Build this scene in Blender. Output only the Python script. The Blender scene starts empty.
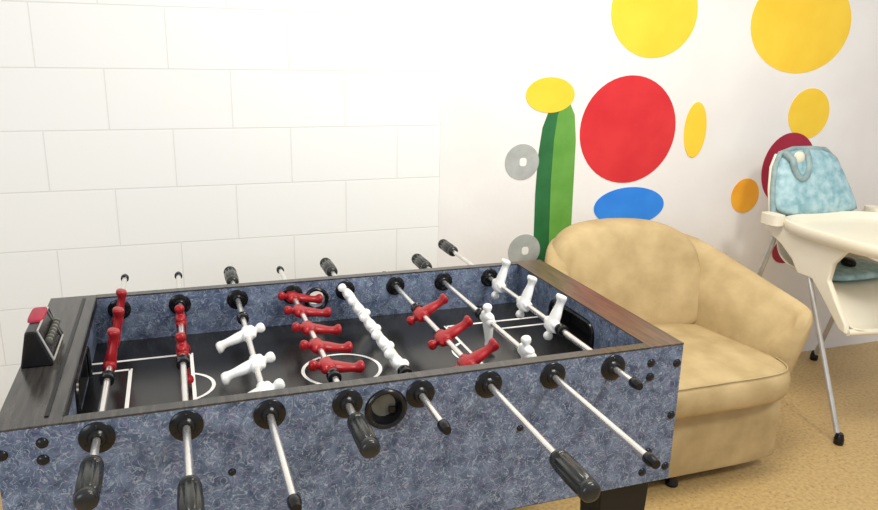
import bpy, bmesh, math, random
from mathutils import Vector, Matrix
random.seed(7)
SC = bpy.context.scene
COL = SC.collection

# ------------------------------------------------------------------ camera
F_PX = 749.66
CAM = Vector((0.329559, -1.345583, 1.457261))
YAW, PITCH, ROLL = -0.3427988, 0.2683197, 0.0208248
fw = Vector((-math.sin(YAW)*math.cos(PITCH), math.cos(YAW)*math.cos(PITCH), -math.sin(PITCH)))
rt = Vector((math.cos(YAW), math.sin(YAW), 0)); up = rt.cross(fw)
r2 = math.cos(ROLL)*rt + math.sin(ROLL)*up
u2 = -math.sin(ROLL)*rt + math.cos(ROLL)*up
cd = bpy.data.cameras.new('camera'); cam = bpy.data.objects.new('camera', cd); COL.objects.link(cam)
cd.sensor_width = 36; cd.lens = F_PX/878*36; cd.clip_start = 0.02
m = Matrix((r2, u2, -fw)).transposed().to_4x4(); m.translation = CAM
cam.matrix_world = m
SC.camera = cam

# ------------------------------------------------------------------ light and exposure
SC.view_settings.view_transform = 'Standard'; SC.view_settings.look = 'None'
SC.view_settings.gamma = 1; SC.view_settings.use_curve_mapping = False
SC.view_settings.exposure = 0.0
W = bpy.data.worlds.new('world'); SC.world = W; W.use_nodes = True
bg = W.node_tree.nodes['Background']; bg.inputs[0].default_value = (0.93, 0.95, 1.0, 1); bg.inputs[1].default_value = 0.62
def area(name, loc, target, size, sizey, power, color):
    l = bpy.data.lights.new(name, 'AREA'); l.shape = 'RECTANGLE'; l.size = size; l.size_y = sizey
    l.energy = power; l.color = color
    o = bpy.data.objects.new(name, l); COL.objects.link(o); o.location = loc
    o.rotation_euler = (Vector(target)-Vector(loc)).to_track_quat('-Z', 'Y').to_euler()
    return o
area('ceiling_light', (1.5, 0.1, 2.75), (1.4, 0.75, 0), 1.3, 0.5, 40, (1.0, 0.95, 0.84))
area('ceiling_light', (2.1, -1.5, 2.75), (1.0, 0.2, 0.6), 0.6, 0.5, 38, (1.0, 0.95, 0.86))
area('window_light', (-1.9, -2.3, 1.9), (0.6, 1.2, 1.2), 1.6, 1.3, 40, (0.88, 0.93, 1.0))

# ------------------------------------------------------------------ materials
def new_mat(name, color, rough=0.5, metal=0.0, spec=0.5, coat=0.0):
    mt = bpy.data.materials.new(name); mt.use_nodes = True
    b = mt.node_tree.nodes['Principled BSDF']
    b.inputs['Base Color'].default_value = (*color, 1); b.inputs['Roughness'].default_value = rough
    b.inputs['Metallic'].default_value = metal; b.inputs['Specular IOR Level'].default_value = spec
    b.inputs['Coat Weight'].default_value = coat
    return mt
def nd(mt, typ, **kw):
    n = mt.node_tree.nodes.new(typ)
    for k, v in kw.items(): setattr(n, k, v)
    return n
def lk(mt, a, b): mt.node_tree.links.new(a, b)
def noisy(name, c1, c2, scale=8, rough=0.6, bump=0.0, detail=4, lo=0.35, hi=0.65, bscale=None, metal=0, stretch=(1,1,1), bdist=0.002, spec=0.5):
    mt = new_mat(name, c1, rough, metal, spec)
    b = mt.node_tree.nodes['Principled BSDF']
    tc = nd(mt, 'ShaderNodeTexCoord'); mp = nd(mt, 'ShaderNodeMapping'); mp.inputs['Scale'].default_value = stretch
    lk(mt, tc.outputs['Object'], mp.inputs[0])
    n = nd(mt, 'ShaderNodeTexNoise'); n.inputs['Scale'].default_value = scale; n.inputs['Detail'].default_value = detail
    lk(mt, mp.outputs[0], n.inputs['Vector'])
    r = nd(mt, 'ShaderNodeValToRGB'); r.color_ramp.elements[0].position = lo; r.color_ramp.elements[1].position = hi
    r.color_ramp.elements[0].color = (*c1, 1); r.color_ramp.elements[1].color = (*c2, 1)
    lk(mt, n.outputs['Fac'], r.inputs[0]); lk(mt, r.outputs[0], b.inputs['Base Color'])
    if bump:
        n2 = nd(mt, 'ShaderNodeTexNoise'); n2.inputs['Scale'].default_value = bscale or scale*4; n2.inputs['Detail'].default_value = 3
        lk(mt, mp.outputs[0], n2.inputs['Vector'])
        bp = nd(mt, 'ShaderNodeBump'); bp.inputs['Strength'].default_value = bump; bp.inputs['Distance'].default_value = bdist
        lk(mt, n2.outputs['Fac'], bp.inputs['Height']); lk(mt, bp.outputs[0], b.inputs['Normal'])
    return mt

def mat_blocks():
    mt = new_mat('painted_block', (0.86, 0.86, 0.83), 0.55)
    b = mt.node_tree.nodes['Principled BSDF']
    g = nd(mt, 'ShaderNodeNewGeometry'); s = nd(mt, 'ShaderNodeSeparateXYZ'); lk(mt, g.outputs['Position'], s.inputs[0])
    ax = nd(mt, 'ShaderNodeMath', operation='ADD'); ax.inputs[1].default_value = -0.331+8.0; lk(mt, s.outputs['X'], ax.inputs[0])
    az = nd(mt, 'ShaderNodeMath', operation='ADD'); az.inputs[1].default_value = -1.173+4.0; lk(mt, s.outputs['Z'], az.inputs[0])
    c = nd(mt, 'ShaderNodeCombineXYZ'); lk(mt, ax.outputs[0], c.inputs[0]); lk(mt, az.outputs[0], c.inputs[1])
    # horizontal courses read stronger than the vertical joints, which the paint has nearly filled
    br = nd(mt, 'ShaderNodeTexBrick'); br.offset = 0.5
    br.inputs['Scale'].default_value = 1; br.inputs['Mortar Size'].default_value = 0.0028; br.inputs['Mortar Smooth'].default_value = 0.5
    br.inputs['Brick Width'].default_value = 0.4; br.inputs['Row Height'].default_value = 0.2
    br.inputs['Color1'].default_value = (0.86, 0.86, 0.83, 1); br.inputs['Color2'].default_value = (0.845, 0.85, 0.825, 1)
    br.inputs['Mortar'].default_value = (0.74, 0.74, 0.71, 1)
    lk(mt, c.outputs[0], br.inputs['Vector'])
    br2 = nd(mt, 'ShaderNodeTexBrick'); br2.offset = 0.5
    for k, v in (('Scale', 1), ('Mortar Size', 0.003), ('Mortar Smooth', 0.8), ('Brick Width', 0.4), ('Row Height', 0.2)): br2.inputs[k].default_value = v
    lk(mt, c.outputs[0], br2.inputs['Vector'])
    nz = nd(mt, 'ShaderNodeTexNoise'); nz.inputs['Scale'].default_value = 60; nz.inputs['Detail'].default_value = 6
    lk(mt, g.outputs['Position'], nz.inputs['Vector'])
    ma = nd(mt, 'ShaderNodeMath', operation='MULTIPLY_ADD'); ma.inputs[1].default_value = -1.0
    lk(mt, br2.outputs['Fac'], ma.inputs[0])
    ms = nd(mt, 'ShaderNodeMath', operation='MULTIPLY'); ms.inputs[1].default_value = 0.25; lk(mt, nz.outputs['Fac'], ms.inputs[0])
    lk(mt, ms.outputs[0], ma.inputs[2])
    bp = nd(mt, 'ShaderNodeBump'); bp.inputs['Strength'].default_value = 0.35; bp.inputs['Distance'].default_value = 0.002
    lk(mt, ma.outputs[0], bp.inputs['Height']); lk(mt, bp.outputs[0], b.inputs['Normal'])
    lk(mt, br.outputs['Color'], b.inputs['Base Color'])
    return mt

def mat_laminate():
    mt = new_mat('blue_laminate', (0.1, 0.15, 0.3), 0.42)
    b = mt.node_tree.nodes['Principled BSDF']
    tc = nd(mt, 'ShaderNodeTexCoord')
    def squiggle(scale, off, width, seed):
        mp = nd(mt, 'ShaderNodeMapping'); mp.inputs['Location'].default_value = (seed, seed*1.7, -seed)
        lk(mt, tc.outputs['Object'], mp.inputs[0])
        n = nd(mt, 'ShaderNodeTexNoise'); n.inputs['Scale'].default_value = scale; n.inputs['Detail'].default_value = 2.5; n.inputs['Distortion'].default_value = 1.4
        lk(mt, mp.outputs[0], n.inputs['Vector'])
        s = nd(mt, 'ShaderNodeMath', operation='SUBTRACT'); s.inputs[1].default_value = off; lk(mt, n.outputs['Fac'], s.inputs[0])
        a = nd(mt, 'ShaderNodeMath', operation='ABSOLUTE'); lk(mt, s.outputs[0], a.inputs[0])
        l = nd(mt, 'ShaderNodeMapRange'); l.inputs['From Min'].default_value = 0; l.inputs['From Max'].default_value = width
        l.inputs['To Min'].default_value = 1; l.inputs['To Max'].default_value = 0; lk(mt, a.outputs[0], l.inputs['Value'])
        return l.outputs[0]
    base = nd(mt, 'ShaderNodeTexNoise'); base.inputs['Scale'].default_value = 30; base.inputs['Detail'].default_value = 5
    lk(mt, tc.outputs['Object'], base.inputs['Vector'])
    r = nd(mt, 'ShaderNodeValToRGB'); r.color_ramp.elements[0].position = .35; r.color_ramp.elements[1].position = .65
    r.color_ramp.elements[0].color = (0.042, 0.070, 0.13, 1); r.color_ramp.elements[1].color = (0.15, 0.20, 0.29, 1)
    lk(mt, base.outputs['Fac'], r.inputs[0]); cur = r.outputs[0]
    for sc, off, wd, seed, colr, k in ((44, .5, .026, 3.1, (0.48, 0.53, 0.60, 1), .68), (44, .46, .024, 9.3, (0.035, 0.03, 0.08, 1), .7),
                                    (50, .55, .022, 17.7, (0.33, 0.41, 0.48, 1), .5), (33, .56, .024, 5.5, (0.22, 0.17, 0.32, 1), .55)):
        f = squiggle(sc, off, wd, seed)
        mm = nd(mt, 'ShaderNodeMath', operation='MULTIPLY'); mm.inputs[1].default_value = k; lk(mt, f, mm.inputs[0])
        mx = nd(mt, 'ShaderNodeMix', data_type='RGBA'); lk(mt, mm.outputs[0], mx.inputs['Factor'])
        lk(mt, cur, mx.inputs['A']); mx.inputs['B'].default_value = colr; cur = mx.outputs['Result']
    lk(mt, cur, b.inputs['Base Color'])
    return mt

def mat_floor():
    mt = new_mat('speckled_floor', (0.55, 0.38, 0.15), 0.45)
    b = mt.node_tree.nodes['Principled BSDF']
    tc = nd(mt, 'ShaderNodeTexCoord')
    n = nd(mt, 'ShaderNodeTexNoise'); n.inputs['Scale'].default_value = 75; n.inputs['Detail'].default_value = 6; lk(mt, tc.outputs['Object'], n.inputs['Vector'])
    r = nd(mt, 'ShaderNodeValToRGB'); r.color_ramp.elements[0].position = .32; r.color_ramp.elements[1].position = .68
    r.color_ramp.elements[0].color = (0.42, 0.28, 0.11, 1); r.color_ramp.elements[1].color = (0.58, 0.41, 0.18, 1)
    lk(mt, n.outputs['Fac'], r.inputs[0])
    v = nd(mt, 'ShaderNodeTexVoronoi'); v.inputs['Scale'].default_value = 45; lk(mt, tc.outputs['Object'], v.inputs['Vector'])
    l = nd(mt, 'ShaderNodeMapRange'); l.inputs['From Min'].default_value = .12; l.inputs['From Max'].default_value = .22
    l.inputs['To Min'].default_value = .55; l.inputs['To Max'].default_value = 0; lk(mt, v.outputs['Distance'], l.inputs['Value'])
    mx = nd(mt, 'ShaderNodeMix', data_type='RGBA'); lk(mt, l.outputs[0], mx.inputs['Factor']); lk(mt, r.outputs[0], mx.inputs['A'])
    mx.inputs['B'].default_value = (0.2, 0.11, 0.04, 1); lk(mt, mx.outputs['Result'], b.inputs['Base Color'])
    return mt

M = dict(
    block=mat_blocks(), laminate=mat_laminate(), floor=mat_floor(),
    plaster=noisy('smooth_plaster', (0.80, 0.77, 0.745), (0.85, 0.83, 0.80), 3, 0.55, 0.25, bscale=50),
    edge=noisy('dark_woodgrain', (0.025, 0.023, 0.022), (0.06, 0.054, 0.048), 14, 0.2, 0.1, stretch=(6, 0.6, 6)),
    brown_edge=noisy('brown_woodgrain', (0.045, 0.028, 0.017), (0.12, 0.066, 0.036), 14, 0.3, 0.1, stretch=(6, 0.6, 6)),  # browner version of the dark edge woodgrain, used on the right end
    blackedge=new_mat('black_edge_banding', (0.008, 0.008, 0.009), 0.35, spec=0.3),
    field=noisy('playfield_black', (0.009, 0.009, 0.010), (0.020, 0.019, 0.018), 6, 0.22),
    line=new_mat('white_line', (0.88, 0.87, 0.84), 0.5),
    black=noisy('black_plastic', (0.005, 0.005, 0.006), (0.009, 0.009, 0.010), 30, 0.22, spec=0.35),
    void=new_mat('black_goal_liner', (0.006, 0.006, 0.006), 0.8),
    rubber=noisy('ribbed_rubber', (0.012, 0.013, 0.013), (0.030, 0.031, 0.028), 25, 0.25, spec=0.4),
    cup=noisy('grey_cup', (0.10, 0.10, 0.085), (0.16, 0.16, 0.13), 40, 0.4),
    steel=noisy('chromed_steel', (0.72, 0.70, 0.68), (0.85, 0.82, 0.78), 20, 0.24, metal=0.85),
    grey=noisy('grey_tube', (0.50, 0.50, 0.48), (0.62, 0.61, 0.58), 20, 0.35, metal=0.5),
    red=noisy('red_plastic', (0.27, 0.008, 0.012), (0.36, 0.012, 0.016), 50, 0.3, spec=0.35),
    white=noisy('white_plastic', (0.82, 0.82, 0.78), (0.88, 0.87, 0.84), 40, 0.35),
    suede=noisy('tan_suede', (0.40, 0.295, 0.145), (0.55, 0.42, 0.225), 9, 0.9, 0.55, bscale=26, detail=8, spec=0.15, bdist=0.004, lo=.3, hi=.7),
    seam=new_mat('tan_piping', (0.30, 0.20, 0.09), 0.9, spec=0.2),
    base_shade=new_mat('dark_base_shade', (0.05, 0.035, 0.02), 0.7),  # dark colour imitating the floor shadow under the armchair
    cream=noisy('cream_plastic', (0.80, 0.74, 0.58), (0.84, 0.79, 0.65), 4, 0.4),
    blue=noisy('pale_blue_vinyl', (0.20, 0.38, 0.43), (0.42, 0.60, 0.64), 26, 0.5, 0.6, bscale=22, bdist=0.006),
    bluegrey=noisy('grey_blue_trim', (0.20, 0.30, 0.31), (0.32, 0.42, 0.42), 30, 0.6),
    green=noisy('painted_green', (0.10, 0.30, 0.035), (0.14, 0.36, 0.06), 9, 0.5),
    dkgreen=noisy('painted_dark_green', (0.012, 0.12, 0.03), (0.02, 0.16, 0.045), 9, 0.5),
    pgrey=noisy('painted_grey', (0.36, 0.38, 0.37), (0.44, 0.46, 0.44), 20, 0.5),
    pwhite=new_mat('painted_white', (0.86, 0.85, 0.8), 0.5),
    yellow=noisy('painted_yellow', (0.87, 0.56, 0.025), (0.92, 0.62, 0.04), 6, 0.5),
    orange=noisy('painted_orange', (0.83, 0.33, 0.02), (0.9, 0.45, 0.03), 6, 0.5),
    pred=noisy('painted_red', (0.60, 0.012, 0.02), (0.68, 0.025, 0.03), 6, 0.5),
    crimson=noisy('painted_crimson', (0.32, 0.006, 0.03), (0.40, 0.012, 0.045), 6, 0.5),
    pblue=noisy('painted_blue', (0.015, 0.20, 0.72), (0.03, 0.26, 0.82), 6, 0.5),
)

# ------------------------------------------------------------------ mesh helpers
def link(name, bm, mat, parent=None, org=(0, 0, 0), smooth=True, bevel=0, subsurf=0, auto=40):
    """bm is written in world metres; org is the world point that becomes the object's origin."""
    bmesh.ops.recalc_face_normals(bm, faces=bm.faces)
    me = bpy.data.meshes.new(name)
    org = Vector(org)
    for v in bm.verts: v.co -= org
    bm.to_mesh(me); bm.free()
    me.materials.append(mat)
    o = bpy.data.objects.new(name, me); COL.objects.link(o)
    if parent is not None:
        o.parent = parent; o.location = org - world_of(parent)
    else: o.location = org
    if bevel:
        md = o.modifiers.new('bevel', 'BEVEL'); md.width = bevel; md.segments = 3; md.limit_method = 'ANGLE'; md.angle_limit = math.radians(35)
    if subsurf:
        md = o.modifiers.new('sub', 'SUBSURF'); md.levels = subsurf; md.render_levels = subsurf
    if smooth:
        me.shade_smooth()
        if auto < 180 and not subsurf: me.set_sharp_from_angle(angle=math.radians(auto))
    return o
def world_of(o):
    v = Vector(o.location)
    while o.parent is not None:
        o = o.parent; v = v + Vector(o.location)
    return v
def thing(name, label, cat, loc, group=None):
    o = bpy.data.objects.new(name, None); COL.objects.link(o); o.location = loc; o.empty_display_size = 0.05
    o['label'] = label; o['category'] = cat
    if group: o['group'] = group
    return o
def box(bm, x0, x1, y0, y1, z0, z1):
    vs = [bm.verts.new((x, y, z)) for x in (x0, x1) for y in (y0, y1) for z in (z0, z1)]
    for f in ((0, 1, 3, 2), (4, 6, 7, 5), (0, 4, 5, 1), (2, 3, 7, 6), (0, 2, 6, 4), (1, 5, 7, 3)): bm.faces.new([vs[i] for i in f])
    return bm
def frame(d):
    d = Vector(d).normalized()
    a = Vector((0, 0, 1)) if abs(d.z) < .9 else Vector((1, 0, 0))
    u = d.cross(a).normalized(); return u, d.cross(u).normalized(), d
def lathe(bm, p, d, prof, n=24, cap=True, mod=None):
    """prof: (distance along d, radius)"""
    u, v, d = frame(d); p = Vector(p); rings = []
    for s, r in prof:
        ring = []
        for i in range(n):
            a = 2*math.pi*i/n; rr = r*(mod(a, s) if mod else 1)
            ring.append(bm.verts.new(p + d*s + u*math.cos(a)*rr + v*math.sin(a)*rr))
        rings.append(ring)
    for A, B in zip(rings, rings[1:]):
        for i in range(n): bm.faces.new((A[i], A[(i+1) % n], B[(i+1) % n], B[i]))
    if cap: bm.faces.new(rings[0][::-1]); bm.faces.new(rings[-1])
    return bm
def tube(bm, pts, r, n=12):
    pts = [Vector(p) for p in pts]; rings = []
    for i, p in enumerate(pts):
        d = (pts[min(i+1, len(pts)-1)] - pts[max(i-1, 0)]); u, v, d = frame(d)
        if rings:
            u = (pu - d*pu.dot(d)).normalized(); v = d.cross(u)
        pu = u
        rings.append([bm.verts.new(p + (u*math.cos(2*math.pi*k/n) + v*math.sin(2*math.pi*k/n))*r) for k in range(n)])
    for A, B in zip(rings, rings[1:]):
        for i in range(n): bm.faces.new((A[i], A[(i+1) % n], B[(i+1) % n], B[i]))
    bm.faces.new(rings[0][::-1]); bm.faces.new(rings[-1]); return bm
def loft(bm, rings, closed=True, cap=True):
    R = [[bm.verts.new(p) for p in r] for r in rings]; n = len(R[0])
    for A, B in zip(R, R[1:]):
        for i in range(n if closed else n-1): bm.faces.new((A[i], A[(i+1) % n], B[(i+1) % n], B[i]))
    if cap and closed: bm.faces.new(R[0][::-1]); bm.faces.new(R[-1])
    return bm
def sring(c, a, b, n=20, e=2.6, ax='z'):
    """superellipse ring round c in the plane perpendicular to ax"""
    out = []
    for i in range(n):
        t = 2*math.pi*i/n; co, si = math.cos(t), math.sin(t)
        x = a*math.copysign(abs(co)**(2/e), co); y = b*math.copysign(abs(si)**(2/e), si)
        out.append((c[0]+x, c[1]+y, c[2]) if ax == 'z' else (c[0]+x, c[1], c[2]+y))
    return out
def prism_xz(bm, pts, y0, y1):
    A = [bm.verts.new((x, y0, z)) for x, z in pts]; B = [bm.verts.new((x, y1, z)) for x, z in pts]; n = len(pts)
    bm.faces.new(A); bm.faces.new(B[::-1])
    for i in range(n): bm.faces.new((A[i], A[(i+1) % n], B[(i+1) % n], B[i]))
    return bm
def cut(o, bm):
    """apply a boolean difference"""
    bmesh.ops.recalc_face_normals(bm, faces=bm.faces)
    me = bpy.data.meshes.new('cutter'); bm.to_mesh(me); bm.free()
    c = bpy.data.objects.new('cutter', me); COL.objects.link(c)
    c.location = world_of(o) * 0
    par, loc = o.parent, Vector(o.location); wl = world_of(o); o.parent = None; o.location = wl
    md = o.modifiers.new('cut', 'BOOLEAN'); md.operation = 'DIFFERENCE'; md.object = c; md.solver = 'EXACT'
    bpy.context.view_layer.update()
    dg = bpy.context.evaluated_depsgraph_get()
    nm = bpy.data.meshes.new_from_object(o.evaluated_get(dg))
    o.modifiers.clear(); old = o.data; o.data = nm; nm.name = old.name
    bpy.data.objects.remove(c); bpy.data.meshes.remove(me)
    o.parent = par; o.location = loc

# ------------------------------------------------------------------ setting
WY = 1.400
def structure(name, bm, mat, org=(0, 0, 0), **k):
    o = link(name, bm, mat, None, org, **k); o['kind'] = 'structure'; return o
structure('floor', box(bmesh.new(), -2.6, 5.6, -3.0, WY+.1, -0.06, 0), M['floor'], smooth=False)
structure('wall_back', box(bmesh.new(), -2.6, 1.304, WY, WY+.15, 0, 2.8), M['block'], smooth=False)
structure('wall_back', box(bmesh.new(), 1.304, 5.6, WY-.002, WY+.15, 0, 2.8), M['plaster'], smooth=False)

# ------------------------------------------------------------------ foosball table
L_, W_, ZT, ZB, TH = 1.42, 0.741, 0.808, 0.452, 0.026
ZF, ZR = 0.68, 0.770
XL, XR = 0.10, 1.335
table = thing('foosball_table', 'blue speckled foosball table with black playfield, red and white players on steel rods', 'foosball table', (L_/2, W_/2, 0))
def tp(name, bm, mat, org=None, **k):
    return link(name, bm, mat, table, org or (L_/2, W_/2, 0), **k)
front = tp('side_panel', box(bmesh.new(), 0, L_, 0, TH, ZB, ZT-.004), M['laminate'], (L_/2, 0, ZB), smooth=False)
back = tp('side_panel', box(bmesh.new(), 0, L_, W_-TH, W_, ZB, ZT-.004), M['laminate'], (L_/2, W_, ZB), smooth=False)
endR = tp('end_panel', box(bmesh.new(), XR, L_, TH, W_-TH, ZB, ZT-.004), M['laminate'], (XR, W_/2, ZB), smooth=False)
endL = tp('end_panel', box(bmesh.new(), 0, XL, TH, W_-TH, ZB, ZT-.004), M['laminate'], (0, W_/2, ZB), smooth=False)
CX, CZ = 0.702, 0.746
cut(front, lathe(bmesh.new(), (CX, -.05, CZ), (0, 1, 0), [(0, .034), (.2, .034)], 32))
cut(back, lathe(bmesh.new(), (CX-.012, W_-.1, CZ+.004), (0, 1, 0), [(0, .024), (.2, .024)], 32))
def goal_cut(x0, x1):
    bm = bmesh.new(); pts = []
    ya, yb, z0, z1, r = .256, .486, ZF+.001, .768, .03
    for cy, a0 in ((yb-r, 0), (ya+r, 90)):
        for k in range(7):
            a = math.radians(a0 + 15*k); pts.append((cy + r*math.cos(a), z1-r + r*math.sin(a)))
    pts += [(ya, z0), (yb, z0)]
    A = [bm.verts.new((x0, y, z)) for y, z in pts]; B = [bm.verts.new((x1, y, z)) for y, z in pts]; n = len(pts)
    bm.faces.new(A); bm.faces.new(B[::-1])
    for i in range(n): bm.faces.new((A[i], A[(i+1) % n], B[(i+1) % n], B[i]))
    return bm
cut(endR, goal_cut(XR-.02, XR+.07)); cut(endL, goal_cut(XL-.07, XL+.02))
for x0, x1, lx in ((XR+.001, XR+.069, 1), (XL-.069, XL-.001, -1)):
    bm = bmesh.new(); t = .004; y0, y1, z0, z1 = .257, .485, ZF+.002, .767
    xo = x1 if lx > 0 else x0
    box(bm, min(xo, xo-lx*t), max(xo, xo-lx*t), y0, y1, z0, z1)
    box(bm, x0, x1, y0, y0+t, z0, z1-.03); box(bm, x0, x1, y1-t, y1, z0, z1-.03); box(bm, x0, x1, y0, y1, z0, z0+t); box(bm, x0, x1, y0+.03, y1-.03, z1-t, z1)
    tp('goal_pocket', bm, M['void'], smooth=False)
    # rubber lip of the goal on the inside face
    bm = bmesh.new(); pts = []
    for cy, a0 in ((.456, 0), (.286, 90)):
        for k in range(7):
            a = math.radians(a0+15*k); pts.append((cy+.034*math.cos(a), .734+.034*math.sin(a)))
    pts = [(.490, ZF+.004)] + pts + [(.252, ZF+.004)]
    xi = XR-.003 if lx > 0 else XL+.003
    tube(bm, [(xi, y, z) for y, z in pts], .0055, 8)
    tp('goal_rim', bm, M['black'])
# top trims
bm = bmesh.new(); box(bm, -.001, XL+.010, -.001, W_+.001, ZT-.004, ZT)
left_top = tp('end_cap_board', bm, M['edge'], (0.05, W_/2, ZT), smooth=False, bevel=.0015)
bm = bmesh.new(); box(bm, .078, .085, .03, W_-.03, ZT, ZT+.0025); box(bm, XL+.008, XL+.011, TH, W_-TH, ZT-.02, ZT+.001)
tp('trim_strip', bm, M['blackedge'], smooth=False)
bm = bmesh.new(); box(bm, XR-.006, L_+.001, -.001, W_+.001, ZT-.004, ZT+.0005)
tp('end_cap_board', bm, M['brown_edge'], (L_, W_/2, ZT), smooth=False, bevel=.0015)
for y0, y1 in ((-.001, TH), (W_-TH, W_+.001)):
    tp('edge_banding', box(bmesh.new(), XL+.010, XR-.006, y0, y1, ZT-.004, ZT), M['edge'], smooth=False)
tp('playfield', box(bmesh.new(), XL, XR, TH, W_-TH, ZF-.012, ZF), M['field'], smooth=False)
tp('bottom_board', box(bmesh.new(), .004, L_-.004, .004, W_-.004, ZB-.004, ZB+.01), M['blackedge'], smooth=False)
# field markings, one printed sheet
def mark_rect(bm, x0, x1, y0, y1): box(bm, x0, x1, y0, y1, ZF, ZF+.0008)
def mark_arc(bm, cx, cy, r, a0, a1, w=.0085, n=48):
    pr = None
    for i in range(n+1):
        a = math.radians(a0+(a1-a0)*i/n)
        q = [bm.verts.new((cx+rr*math.cos(a), cy+rr*math.sin(a), ZF+.0009)) for rr in (r-w/2, r+w/2)]
        if pr: bm.faces.new((pr[0], pr[1], q[1], q[0]))
        pr = q
FC = .370; w = .0085
for s, xe, xo, xi in ((1, XL, .336, .192), (-1, XR, 1.038, 1.185)):
    bm = bmesh.new()
    lo, hi = min(xe, xo), max(xe, xo)
    mark_rect(bm, lo, hi, FC-.205, FC-.205+w); mark_rect(bm, lo, hi, FC+.205-w, FC+.205)
    mark_rect(bm, xo-w/2, xo+w/2, FC-.205, FC+.205)
    lo, hi = min(xe, xi), max(xe, xi)
    mark_rect(bm, lo, hi, FC-.145, FC-.145+w); mark_rect(bm, lo, hi, FC+.145-w, FC+.145)
    mark_rect(bm, xi-w/2, xi+w/2, FC-.145, FC+.145)
    mark_arc(bm, xo-s*.035, FC, .08, *((-64, 64) if s > 0 else (116, 244)))
    tp('goal_area_marking', bm, M['line'], ((xe+xo)/2, FC, ZF), smooth=False)
bm = bmesh.new()
mark_arc(bm, .688, FC-.008, .096, 0, 360)
tp('centre_circle_marking', bm, M['line'], (.688, FC, ZF), smooth=False)
# ball drop cups
def cup(x, z, ro, ri, y, sgn, open_):
    bm = bmesh.new()
    lathe(bm, (x, y, z), (0, sgn, 0), [(-.004, ri), (.003, ri+.001), (.005, ri+.004), (.006, (ro+ri)/2), (.004, ro-.002), (.001, ro), (-.001, ro)], 40, cap=False)
    if not open_: lathe(bm, (x, y, z), (0, sgn, 0), [(.003, ri+.001), (-.012, ri-.003), (-.02, ri-.008)], 40, cap=False)
    o = tp('ball_entry_ring', bm, M['black'], (x, y, z))
    if not open_:
        link('cup_floor', lathe(bmesh.new(), (x, y, z), (0, sgn, 0), [(-.024, ri-.002), (-.0195, ri-.006)], 40), M['cup'], o, (x, y, z))
        bm = bmesh.new(); box(bm, x+.010, x+.024, y+.012, y+.018, z-.018, z-.004)
        link('ball_stop', bm, M['black'], o, (x+.017, y, z-.01), smooth=False, bevel=.001)
cup(CX, CZ, .045, .033, 0, -1, False)
cup(CX-.012, CZ+.004, .036, .024, W_-TH, -1, True)
# bolts
def bolt_bm(): return lathe(bmesh.new(), (0, 0, 0), (0, -1, 0), [(-.002, .0105), (.001, .0105), (.003, .0095), (.0055, .0055), (.0062, .001)], 16)
bolt0 = None
for x, z in ((.075, .774), (.073, .741), (.010, .760), (.012, .630), (.078, .530), (.078, .48), (.393, .658), (1.335, .768), (1.336, .733), (1.407, .759), (1.352, .535), (1.407, .625), (1.341, .483), (1.406, .488), (1.008, .654)):
    if bolt0 is None: bolt0 = tp('bolt', bolt_bm(), M['black'], (0, 0, 0)); b = bolt0
    else: b = bolt0.copy(); COL.objects.link(b)
    b.location = Vector((x, 0, z)) - Vector(table.location)
    if abs(x-.393) < .005 or abs(x-1.008) < .005: b.scale = (.75, 1, .75)
# rod bearings
def bearing_bm():
    bm = lathe(bmesh.new(), (0, 0, 0), (0, -1, 0), [(-.002, .031), (.002, .031), (.004, .029), (.0055, .017), (.011, .0145), (.013, .0125), (.013, .0088), (-.002, .0088)], 32, cap=False)
    for k in range(3):
        a = math.radians(90+120*k)
        lathe(bm, (.023*math.cos(a), -.004, .023*math.sin(a)), (0, -1, 0), [(0, .0032), (.0015, .0025)], 8)
    return bm
RX = [.1633+.1529*i for i in range(8)]
br0 = None
for x in RX:
    for y, fl in ((0, 1), (TH, -1), (W_-TH, 1), (W_, -1)):
        if br0 is None: br0 = tp('rod_bearing', bearing_bm(), M['black'], (0, 0, 0)); b = br0
        else: b = br0.copy(); COL.objects.link(b)
        b.location = Vector((x, y, ZR)) - Vector(table.location)
        b.rotation_euler = (0, 0, 0 if fl > 0 else math.pi)
        if y in (TH, W_-TH): b.scale = (.93, .8, .93)
# legs
for x0, x1 in ((.03, .17), (1.25, 1.39)):
    for y0, y1 in ((.03, .13), (W_-.13, W_-.03)):
        bm = bmesh.new()
        rings = [[(x0+.02, y0+.01, .0), (x1-.02, y0+.01, 0), (x1-.02, y1-.01, 0), (x0+.02, y1-.01, 0)],
                 [(x0, y0, ZB-.004), (x1, y0, ZB-.004), (x1, y1, ZB-.004), (x0, y1, ZB-.004)]]
        loft(bm, rings); tp('leg', bm, M['blackedge'], ((x0+x1)/2, (y0+y1)/2, 0), smooth=False, bevel=.003)
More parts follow.
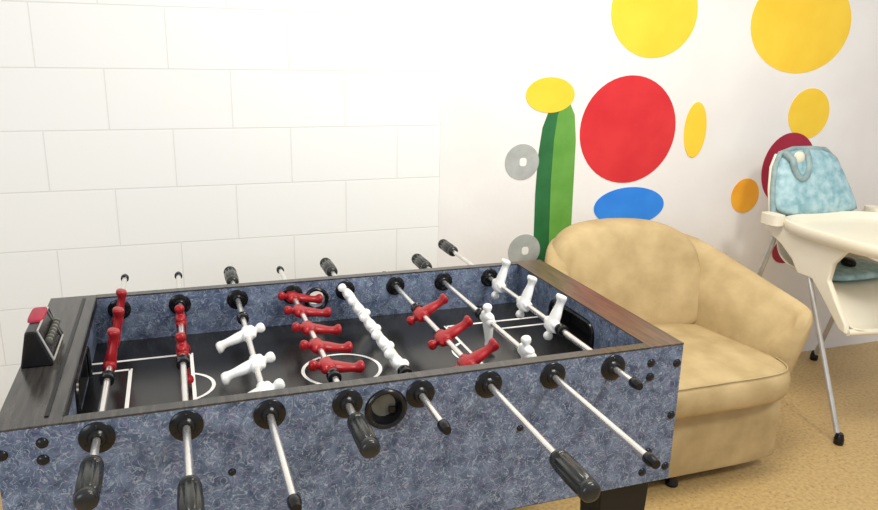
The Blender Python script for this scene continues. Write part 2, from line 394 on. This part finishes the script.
# scorer on the left end
def scorer():
    x0, x1, y0, y1, z = .006, .058, .27, .43, ZT
    bm = bmesh.new()
    prism_xz(bm, [(x0-.004, z), (x1+.006, z), (x1+.004, z+.010), (x1-.020, z+.078), (x0+.012, z+.078), (x0-.002, z+.010)], y0, y1)
    o = tp('score_counter', bm, M['black'], ((x0+x1)/2, (y0+y1)/2, z), smooth=False, bevel=.004)
    bm = bmesh.new()                                  # light frame edge round the sloped counting face
    a = Vector((x1+.007, 0, z+.012)); b_ = Vector((x1-.017, 0, z+.078))
    tube(bm, [a+Vector((0, y0+.005, 0)), b_+Vector((0, y0+.005, 0)), b_+Vector((0, y1-.005, 0)), a+Vector((0, y1-.005, 0)), a+Vector((0, y0+.005, 0))], .0022, 6)
    link('counter_frame', bm, M['grey'], o, ((x0+x1)/2, y0, z), smooth=True)
    bm = bmesh.new()
    for i in range(7):
        y = y0+.03+i*.02; c = a.lerp(b_, .5) + Vector((.003, y, 0))
        lathe(bm, c-Vector((0, .005, 0)), (0, 1, 0), [(0, .004), (.002, .008), (.008, .008), (.010, .004)], 12)
    link('counter_bead', bm, M['cup'], o, ((x0+x1)/2, y0, z))
    bm = bmesh.new()
    loft(bm, [sring(((x0+x1)/2-.004, y1-.055, z+.077), .016, .045, 20, 5), sring(((x0+x1)/2-.004, y1-.055, z+.082), .015, .044, 20, 5), sring(((x0+x1)/2-.004, y1-.055, z+.084), .011, .038, 20, 5)])
    link('counter_slide', bm, M['crimson'], o, ((x0+x1)/2, y1, z))['label'] = 'red slide on top of the scorer'
scorer()

# ---- foosball man, at the rod axis, feet down (-z)
def man_bm():
    bm = bmesh.new(); n = 16
    # (z, half x, half y, x offset)
    prof = [(-.080, .006, .011, .004), (-.079, .011, .0135, .004), (-.068, .0115, .0135, .003), (-.064, .0075, .0100, 0), (-.050, .0072, .0105, 0),
            (-.034, .0085, .0125, 0), (-.020, .0095, .0140, 0), (-.012, .0098, .0130, 0), (-.004, .0115, .0160, 0), (.006, .0120, .0195, 0), (.014, .0108, .0215, 0),
            (.019, .0085, .0195, 0), (.0215, .0055, .0080, 0), (.0245, .0060, .0062, 0), (.029, .0092, .0088, 0), (.036, .0105, .0098, 0), (.042, .0090, .0082, 0), (.046, .0045, .0042, 0)]
    loft(bm, [sring((ox, 0, z), a*1.25, b*(1.45 if -.05 < z < .02 else 1.22), n, 2.5) for z, a, b, ox in prof])
    lathe(bm, (0, -.030, 0), (0, 1, 0), [(0, .0120), (.003, .0138), (.057, .0138), (.06, .0120)], 16)   # collar on the rod
    return bm
man_me = {}
def make_rod(i, y_front, y_rear, handle, col, men, theta, bumpers):
    """handle: 'front' or 'rear'; y_front / y_rear: ends of the whole rod"""
    x = RX[i]; c = Vector((x, (y_front+y_rear)/2, ZR))
    o = tp('rod', lathe(bmesh.new(), (x, y_front+.004, ZR), (0, 1, 0), [(0, .0072), (y_rear-y_front-.008, .0072)], 16), M['steel'], c)
    o['label'] = 'steel rod carrying %d %s players' % (len(men), col)
    sg = 1 if handle == 'front' else -1
    ye = y_front if handle == 'front' else y_rear
    yo = y_rear if handle == 'front' else y_front
    bm = bmesh.new(); hl = .125
    def flute(a, s): return 1 + (.09*math.cos(a*10) if .020 < s < .105 else 0)
    lathe(bm, (x, ye, ZR), (0, sg, 0), [(0, .008), (.001, .015), (.006, .0185), (.016, .0195), (.020, .0150), (.024, .0180), (.06, .0185), (.10, .0180), (.104, .0155), (.108, .0190), (.118, .0175), (.124, .013), (hl, .009)], 48, mod=flute)
    link('handle', bm, M['rubber'], o, (x, ye, ZR), auto=60)
    bm = bmesh.new()
    lathe(bm, (x, yo-sg*.004, ZR), (0, sg, 0), [(0, .007), (.001, .0095), (.004, .0115), (.016, .0115), (.022, .0100), (.030, .0085)], 20)
    link('end_cap', bm, M['black'], o, (x, yo, ZR))
    for k, y in enumerate(men):
        if col not in man_me:
            q = link('player_figure', man_bm(), M[col], o, (0, 0, 0), auto=180)
            md = q.modifiers.new('sub', 'SUBSURF'); md.levels = 1; md.render_levels = 1
            man_me[col] = q
        else:
            q = man_me[col].copy(); COL.objects.link(q); q.parent = o
        q.location = Vector((x, y, ZR)) - c
        q.rotation_euler = (0, -math.radians(theta + random.uniform(-1.5, 1.5)), 0)
        q['label'] = '%s plastic player figure' % col
    for y in bumpers:
        bm = lathe(bmesh.new(), (x, y-.014, ZR), (0, 1, 0), [(0, .0105), (.002, .0145), (.009, .0155), (.011, .0125), (.017, .0125), (.019, .0155), (.026, .0145), (.028, .0105)], 20)
        link('bumper', bm, M['black'], o, (x, y, ZR))
    return o
make_rod(0, -.212, 1.002, 'front', 'red', [.635, .490, .345], 166, [.680, .262])
make_rod(1, -.325, .985, 'front', 'red', [.572, .372], 3, [.615, .305])
make_rod(2, -.300, 1.000, 'rear', 'white', [.441, .250, .100], -69, [.558])
make_rod(3, -.192, .965, 'front', 'red', [.690, .567, .434, .311, .190], 80, [.133])
make_rod(4, -.138, 1.02, 'rear', 'white', [.655, .530, .400, .275, .158], 37, [.108])
make_rod(5, -.430, .820, 'front', 'red', [.458, .280, .117], 118, [.500])
make_rod(6, -.358, .990, 'rear', 'white', [.365, .129], 6, [.411])
make_rod(7, -.080, 1.155, 'rear', 'white', [.640, .463, .292], 162, [.242])

# ------------------------------------------------------------------ armchair
AC = Vector((1.95, .9, 0))
chair = thing('armchair', 'tan suede tub armchair with rounded back and loose seat cushion beside the table', 'armchair', AC)
def ap(name, bm, mat, org=None, **k): return link(name, bm, mat, chair, org or AC, **k)
def tub():
    a, yf, yb, rc = .395, -.31, .36, .31     # half width, front, back, corner radius (local, before flare)
    pts = []
    def add(x, y, nx, ny): pts.append((Vector((x, y, 0)), Vector((nx, ny, 0)).normalized()))
    add(a-.05, yf-.012, .55, -.8); add(a-.006, yf+.006, 1, -.35)
    for k in range(6): add(a, yf+.05+(yb-rc-yf-.05)*k/5, 1, 0)
    for k in range(1, 9):
        t = math.radians(90*k/8); add(a-rc+rc*math.cos(t), yb-rc+rc*math.sin(t), math.cos(t), math.sin(t))
    add(0, yb+.01, 0, 1)
    pts2 = [(Vector((-p.x, p.y, 0)), Vector((-n.x, n.y, 0))) for p, n in reversed(pts[:-1])]
    pts += pts2
    rings = []
    for p, n in pts:
        s = min(1, max(0, (p.y-yf)/(yb-yf))); p.x *= (1-.17*s)*(1 if p.x > 0 else 1-.06*s)
        k = min(1, max(0, (p.y-yf)/.52)); k = k if k < .85 else .85+.15*(1-((1-k)/.15)**2)
        top = .60 + .165*k
        th = .075 + .05*k
        fl = .098 - .078*k
        prof = [(0, .055), (.004, .2), (.45*fl, .36), (fl, top-.075), (fl*.99, top-.022), (fl-.14*th, top-.004), (fl-.45*th, top), (fl-.8*th, top-.018), (fl-.95*th, top-.06), (-th, top-.14), (-th, .3), (-th, .06)]
        if p.y < yf+.001:
            th2 = .05; prof = [(u if u > 0 else u*th2/th, z) for u, z in prof]
        rings.append([AC+p+n*u+Vector((0, 0, z)) for u, z in prof])
    bm = bmesh.new(); loft(bm, rings); return bm
ap('arm_and_back_shell', tub(), M['suede'], subsurf=2)
def pillow(x0, x1, y0, y1, z0, z1, e=5, crown=.02, nx=14, nz=6, edge=.045):
    """rounded loose cushion"""
    bm = bmesh.new(); cx, cy = (x0+x1)/2, (y0+y1)/2; A, B = (x1-x0)/2, (y1-y0)/2
    prof = [(-1, .80), (-.93, .93), (-.6, .985), (0, 1), (.6, .985), (.93, .93), (1, .80)]
    rings = []
    for f in (.0, .45, .8, 1.0):
        if f == 0: continue
    rings.append(sring((cx, cy, z0), A*.45, B*.45, 48, 3.2))
    for t, s in prof:
        z = (z0+z1)/2 + t*(z1-z0)/2
        rings.append(sring((cx, cy, z), A*s if t > -2 else A, B*s, 48, e))
    rings.append(sring((cx, cy, z1+crown*.7), A*.5, B*.5, 48, 3.2)); rings.append(sring((cx, cy, z1+crown), A*.2, B*.2, 48, 2.4))
    loft(bm, rings); return bm
sc_ = ap('seat_cushion', pillow(1.60, 2.315, .445, 1.07, .305, .435, 6, .018), M['suede'], (1.95, .76, .3), subsurf=1)
# piping round the cushion
bm = bmesh.new(); tube(bm, sring((1.9575, .7575, .425), .3575*.955, .3125*.955, 72, 6) + [sring((1.9575, .7575, .425), .3575*.955, .3125*.955, 72, 6)[0]], .0022, 8)
link('piping', bm, M['suede'], sc_, (1.95, .76, .42))
# back pillow, leaning
bm = pillow(-.335, .335, -.215, .215, -.07, .07, 4.5, .02)
for v in bm.verts:
    x, y, z = v.co
    up_ = y; out = z
    v.co = Vector((1.932 + x*(.985-.12*(up_+.2)), 1.10 + up_*.26 - out*1.0 , .615 + up_*1.0 - (.03*(x/.33)**2 if up_ > 0 else 0)))
    v.co.y += -.02 + .16*(-(abs(x)/.33)**2)*.55
ap('back_cushion', bm, M['suede'], (1.95, 1.1, .42), subsurf=1)
# front apron under the cushion
bm = bmesh.new()
rings = []
for z, dy in ((.055, .006), (.07, 0), (.2, -.004), (.290, -.002), (.306, .012)):
    rings.append([(x, .525 + dy + .018*((x-1.96)/.36)**4, z) for x in [1.615+.69*i/16 for i in range(17)]] + [(x, .66, z) for x in [2.305-.69*i/16 for i in range(17)]])
loft(bm, rings); ap('front_apron', bm, M['suede'], (1.95, .53, .05))
bm = bmesh.new(); box(bm, 1.60, 2.28, .60, 1.2, .05, .3); ap('seat_base', bm, M['suede'], (1.95, .9, .05), smooth=False)
bm = bmesh.new(); loft(bm, [sring((1.95, .90, z), .31, .31, 32, 5) for z in (.012, .06)]); ap('base_shade', bm, M['base_shade'], (1.93, .88, 0))  # dark block added in the gap under the chair to stand in for shadow
for x, y in ((1.895, .565), (1.66, 1.10), (2.24, 1.10), (1.66, .62)):
    ap('foot', lathe(bmesh.new(), (x, y, 0), (0, 0, 1), [(0, .020), (.003, .022), (.012, .022), (.03, .012), (.06, .012)], 20), M['black'], (x, y, 0))

# ------------------------------------------------------------------ high chair
HC = Vector((2.97, .95, 0))
high = thing('high_chair', 'cream plastic high chair with pale blue padded back and splayed grey metal legs', 'high chair', HC)
def hp(name, bm, mat, org=None, **k): return link(name, bm, mat, high, org or HC, **k)
for x, ft, tp_ in ((2.70, .61, .955), (2.70, 1.30, 1.06), (3.27, .61, .955), (3.27, 1.30, 1.06)):
    bm = bmesh.new(); tube(bm, [(x, ft, .012), (x, tp_, .79)], .0105 if ft < 1 else .0115, 14)
    leg = hp('leg', bm, M['grey'], (x, ft, 0))
    bm = bmesh.new(); d = Vector((0, tp_-ft, .8)).normalized()
    lathe(bm, (x, ft, 0), (0, 0, 1), [(0, .017), (.004, .019), (.022, .019), (.042, .0145), (.046, .012)], 18)
    link('foot_cap', bm, M['black'], leg, (x, ft, 0))
# moulded seat shell: swept profile from the back top, over the seat, down to the foot rest
prof = [(1.275, 1.03), (1.240, .94), (1.190, .82), (1.135, .68), (1.09, .60), (1.03, .565), (.93, .56), (.84, .56), (.79, .545), (.745, .50), (.70, .455), (.665, .44), (.635, .445)]
halfw = [.05, .10, .15, .215, .22, .22, .22, .22, .22, .22, .225, .235, .235]
bm = bmesh.new(); rings = []
for (y, z), hw in zip(prof, halfw):
    row = []
    for k in range(11):
        t = -1+2*k/10; row.append(Vector((2.955 + hw*t, y - .02*(abs(t)**4)*(1 if z > .6 else 0), z + .045*(abs(t)**4)*(1 if z <= .6 and y > .8 else .45))))
    rings.append(row)
loft(bm, rings, closed=False)
o = hp('seat_shell', bm, M['cream'], (2.955, .95, .56), auto=180)
md = o.modifiers.new('solid', 'SOLIDIFY'); md.thickness = .014; md.offset = 0
md = o.modifiers.new('sub', 'SUBSURF'); md.levels = 2; md.render_levels = 2
# side wings carrying the tray (the near one is the big cream flap over the legs)
for s, xo in ((-1, 2.700), (1, 3.235)):
    yz = [(1.13, .812), (1.15, .775), (1.11, .735), (1.03, .70), (.965, .655), (.925, .605), (.85, .605), (.80, .56), (.74, .50), (.69, .45), (.655, .44), (.66, .475), (.72, .55), (.77, .62), (.76, .69), (.70, .765), (.93, .80)]
    bm = bmesh.new()
    A = [bm.verts.new((xo-.012, y, z)) for y, z in yz]; B = [bm.verts.new((xo+.012, y, z)) for y, z in yz]; n = len(yz)
    bm.faces.new(A); bm.faces.new(B[::-1])
    for i in range(n): bm.faces.new((A[i], A[(i+1) % n], B[(i+1) % n], B[i]))
    hp('side_wing', bm, M['cream'], (xo, .95, .7), bevel=.006)
# foot rest lip across the front
bm = bmesh.new(); tube(bm, [(2.70, .655, .447), (2.83, .640, .444), (3.1, .640, .444), (3.235, .655, .447)], .013, 12); hp('foot_rest', bm, M['cream'], (2.97, .64, .44))
# tray
TC = (2.955, .80)
bm = bmesh.new()
spec = [(.20, .20, .776), (.262, .272, .774), (.275, .285, .780), (.285, .295, .802), (.290, .300, .808), (.298, .308, .806), (.302, .312, .796), (.298, .308, .772), (.286, .296, .758), (.20, .20, .752)]
loft(bm, [sring((TC[0], TC[1], z), a, b, 56, 3.6) for a, b, z in spec])
hp('tray', bm, M['cream'], (TC[0], TC[1], .75))
for s in (-1, 1):
    bm = bmesh.new(); x = 2.955+s*.285
    hp('tray_clip', loft(bm, [sring((x, 1.075, z), .032, .05, 20, 3) for z in (.78, .812, .822)]), M['cream'], (x, 1.07, .78))
# padded back
out = [(-.235, .0), (-.225, .10), (-.205, .19), (-.170, .245), (-.10, .262), (.0, .262), (.075, .255), (.125, .215), (.165, .13), (.205, .04), (.215, .0), (.14, -.012), (0, -.014), (-.14, -.012)]
bm = bmesh.new(); rings = []
for t, s in ((-.030, .94), (-.022, 1.0), (.004, 1.02), (.026, .96), (.040, .82), (.048, .5)):
    ring = []
    for x, h in out:
        hx, hh = x*s, .12+(h-.12)*s
        ring.append((2.965+hx, 1.128+hh*.30-t, .805+hh))
    rings.append(ring)
loft(bm, rings)
pad = hp('back_pad', bm, M['blue'], (2.96, 1.15, .8), subsurf=2); pad['label'] = 'pale blue padded back cover'
bm = bmesh.new()
def padpt(x, h, t): return (2.965+x, 1.128+h*.30-t, .805+h)
tube(bm, [padpt(x*1.01, .12+(h-.12)*1.01, -.010) for x, h in (out[:11])], .013, 10)
hp('pad_rim', bm, M['bluegrey'], (2.96, 1.15, .9))
bm = bmesh.new(); tube(bm, [padpt(-.236, .0, -.024), padpt(-.231, .1, -.024), padpt(-.212, .19, -.024), padpt(-.18, .24, -.024)], .009, 10)
hp('back_rim', bm, M['cream'], (2.73, 1.15, .9))
bm = bmesh.new(); pts = []
for k in range(15):
    a = math.radians(180+180*k/14); pts.append(padpt(-.115+.042*math.cos(a), .225+.075*math.sin(a), .045))
tube(bm, [padpt(-.17, .255, .02)] + pts + [padpt(-.06, .262, .02)], .015, 10); bm2 = bmesh.new(); lathe(bm2, padpt(-.115, .235, .03), (0, -1, 0), [(0, .026), (.014, .024), (.02, .014)], 16); hp('strap_tab', bm2, M['cream'], (2.85, 1.15, 1.03)); hp('carry_strap', bm, M['bluegrey'], (2.85, 1.15, 1.0))
# seat pad and hinge knob
bm = bmesh.new(); loft(bm, [sring((2.965, .95, z), a, b, 32, 3.2) for z, a, b in ((.575, .17, .10), (.585, .19, .12), (.605, .19, .12), (.615, .16, .10))])
hp('seat_pad', bm, M['blue'], (2.965, .95, .57), subsurf=1)
bm = bmesh.new(); lathe(bm, (2.975, .945, .612), (0, -.35, 1), [(0, .020), (.006, .030), (.022, .030), (.030, .020)], 20)
hp('harness_buckle', bm, M['black'], (2.975, .945, .61))

# ------------------------------------------------------------------ paint on the wall
PY = WY-.002
def painted(name, bm, mat, parent, org):
    for v in bm.verts: v.co.x += .011 + (v.co.x-1.565)*.037; v.co.z -= .012
    return link(name, bm, mat, parent, org, smooth=False)
def oval(cx, cz, a, b, e=2.0, d=.0015, n=48, rot=0, y=PY):
    bm = bmesh.new(); ring = []
    for x, _, z in sring((0, 0, 0), a, b, n, e, 'y'):
        ring.append((cx + x*math.cos(rot)-z*math.sin(rot), cz + x*math.sin(rot)+z*math.cos(rot)))
    return prism_xz(bm, ring, y-d, y)
board = thing('painted_skateboard', 'green skateboard with two grey wheels painted upright on the wall left of the armchair', 'wall painting', (1.75, PY, .9))
dark = [(1.722, .56), (1.700, .70), (1.696, .90), (1.700, 1.06), (1.712, 1.17), (1.735, 1.235), (1.765, 1.275), (1.80, 1.285), (1.775, 1.22), (1.765, 1.12), (1.762, .95), (1.768, .74), (1.775, .56)]
lite = [(1.775, .56), (1.768, .74), (1.762, .95), (1.765, 1.12), (1.775, 1.22), (1.80, 1.285), (1.825, 1.27), (1.85, 1.22), (1.862, 1.12), (1.865, .95), (1.868, .74), (1.872, .56)]
painted('deck_edge', prism_xz(bmesh.new(), [(x+.012, z) for x, z in dark], PY-.0015, PY), M['dkgreen'], board, (1.73, PY, .9))
painted('deck', prism_xz(bmesh.new(), [(x+.012, z) for x, z in lite], PY-.0018, PY), M['green'], board, (1.82, PY, .9))
for x, z, r in ((1.643, 1.034, .073), (1.672, .660, .071)):
    wh = painted('wheel', oval(x, z, r, r, d=.0021), M['pgrey'], board, (x, PY, z))
    painted('wheel_hub', oval(x+.004, z, .015, .017, 3, d=.0028), M['pwhite'], wh, (x, PY, z))
def spots(label, loc, lst):
    t = thing('wall_mural', label, 'wall painting', loc)
    for cx, cz, a, b, mt, k in lst:
        o = painted('painted_oval', oval(cx, cz, a, b, d=.0015+.0004*k), M[mt], t, (cx, PY, cz))
        o['label'] = 'plain %s oval' % {'yellow': 'yellow', 'pred': 'red', 'pblue': 'blue', 'orange': 'orange', 'crimson': 'dark red'}[mt]
spots('plain yellow, red and blue painted ovals on the wall above the armchair', (2.1, PY, 1.2),
      [(2.19, 1.635, .20, .185, 'yellow', 0), (2.115, 1.155, .225, .225, 'pred', 1), (2.15, .825, .17, .085, 'pblue', 2), (1.75, 1.30, .105, .07, 'yellow', 3), (2.44, 1.15, .055, .12, 'yellow', 4)])
spots('plain yellow, dark red and orange painted ovals on the wall above the high chair', (2.95, PY, 1.2),
      [(2.93, 1.61, .27, .215, 'yellow', 0), (3.04, 1.215, .115, .115, 'yellow', 1), (2.97, .96, .15, .17, 'crimson', 2), (2.745, .845, .075, .08, 'orange', 3), (3.02, .56, .075, .06, 'crimson', 4)])
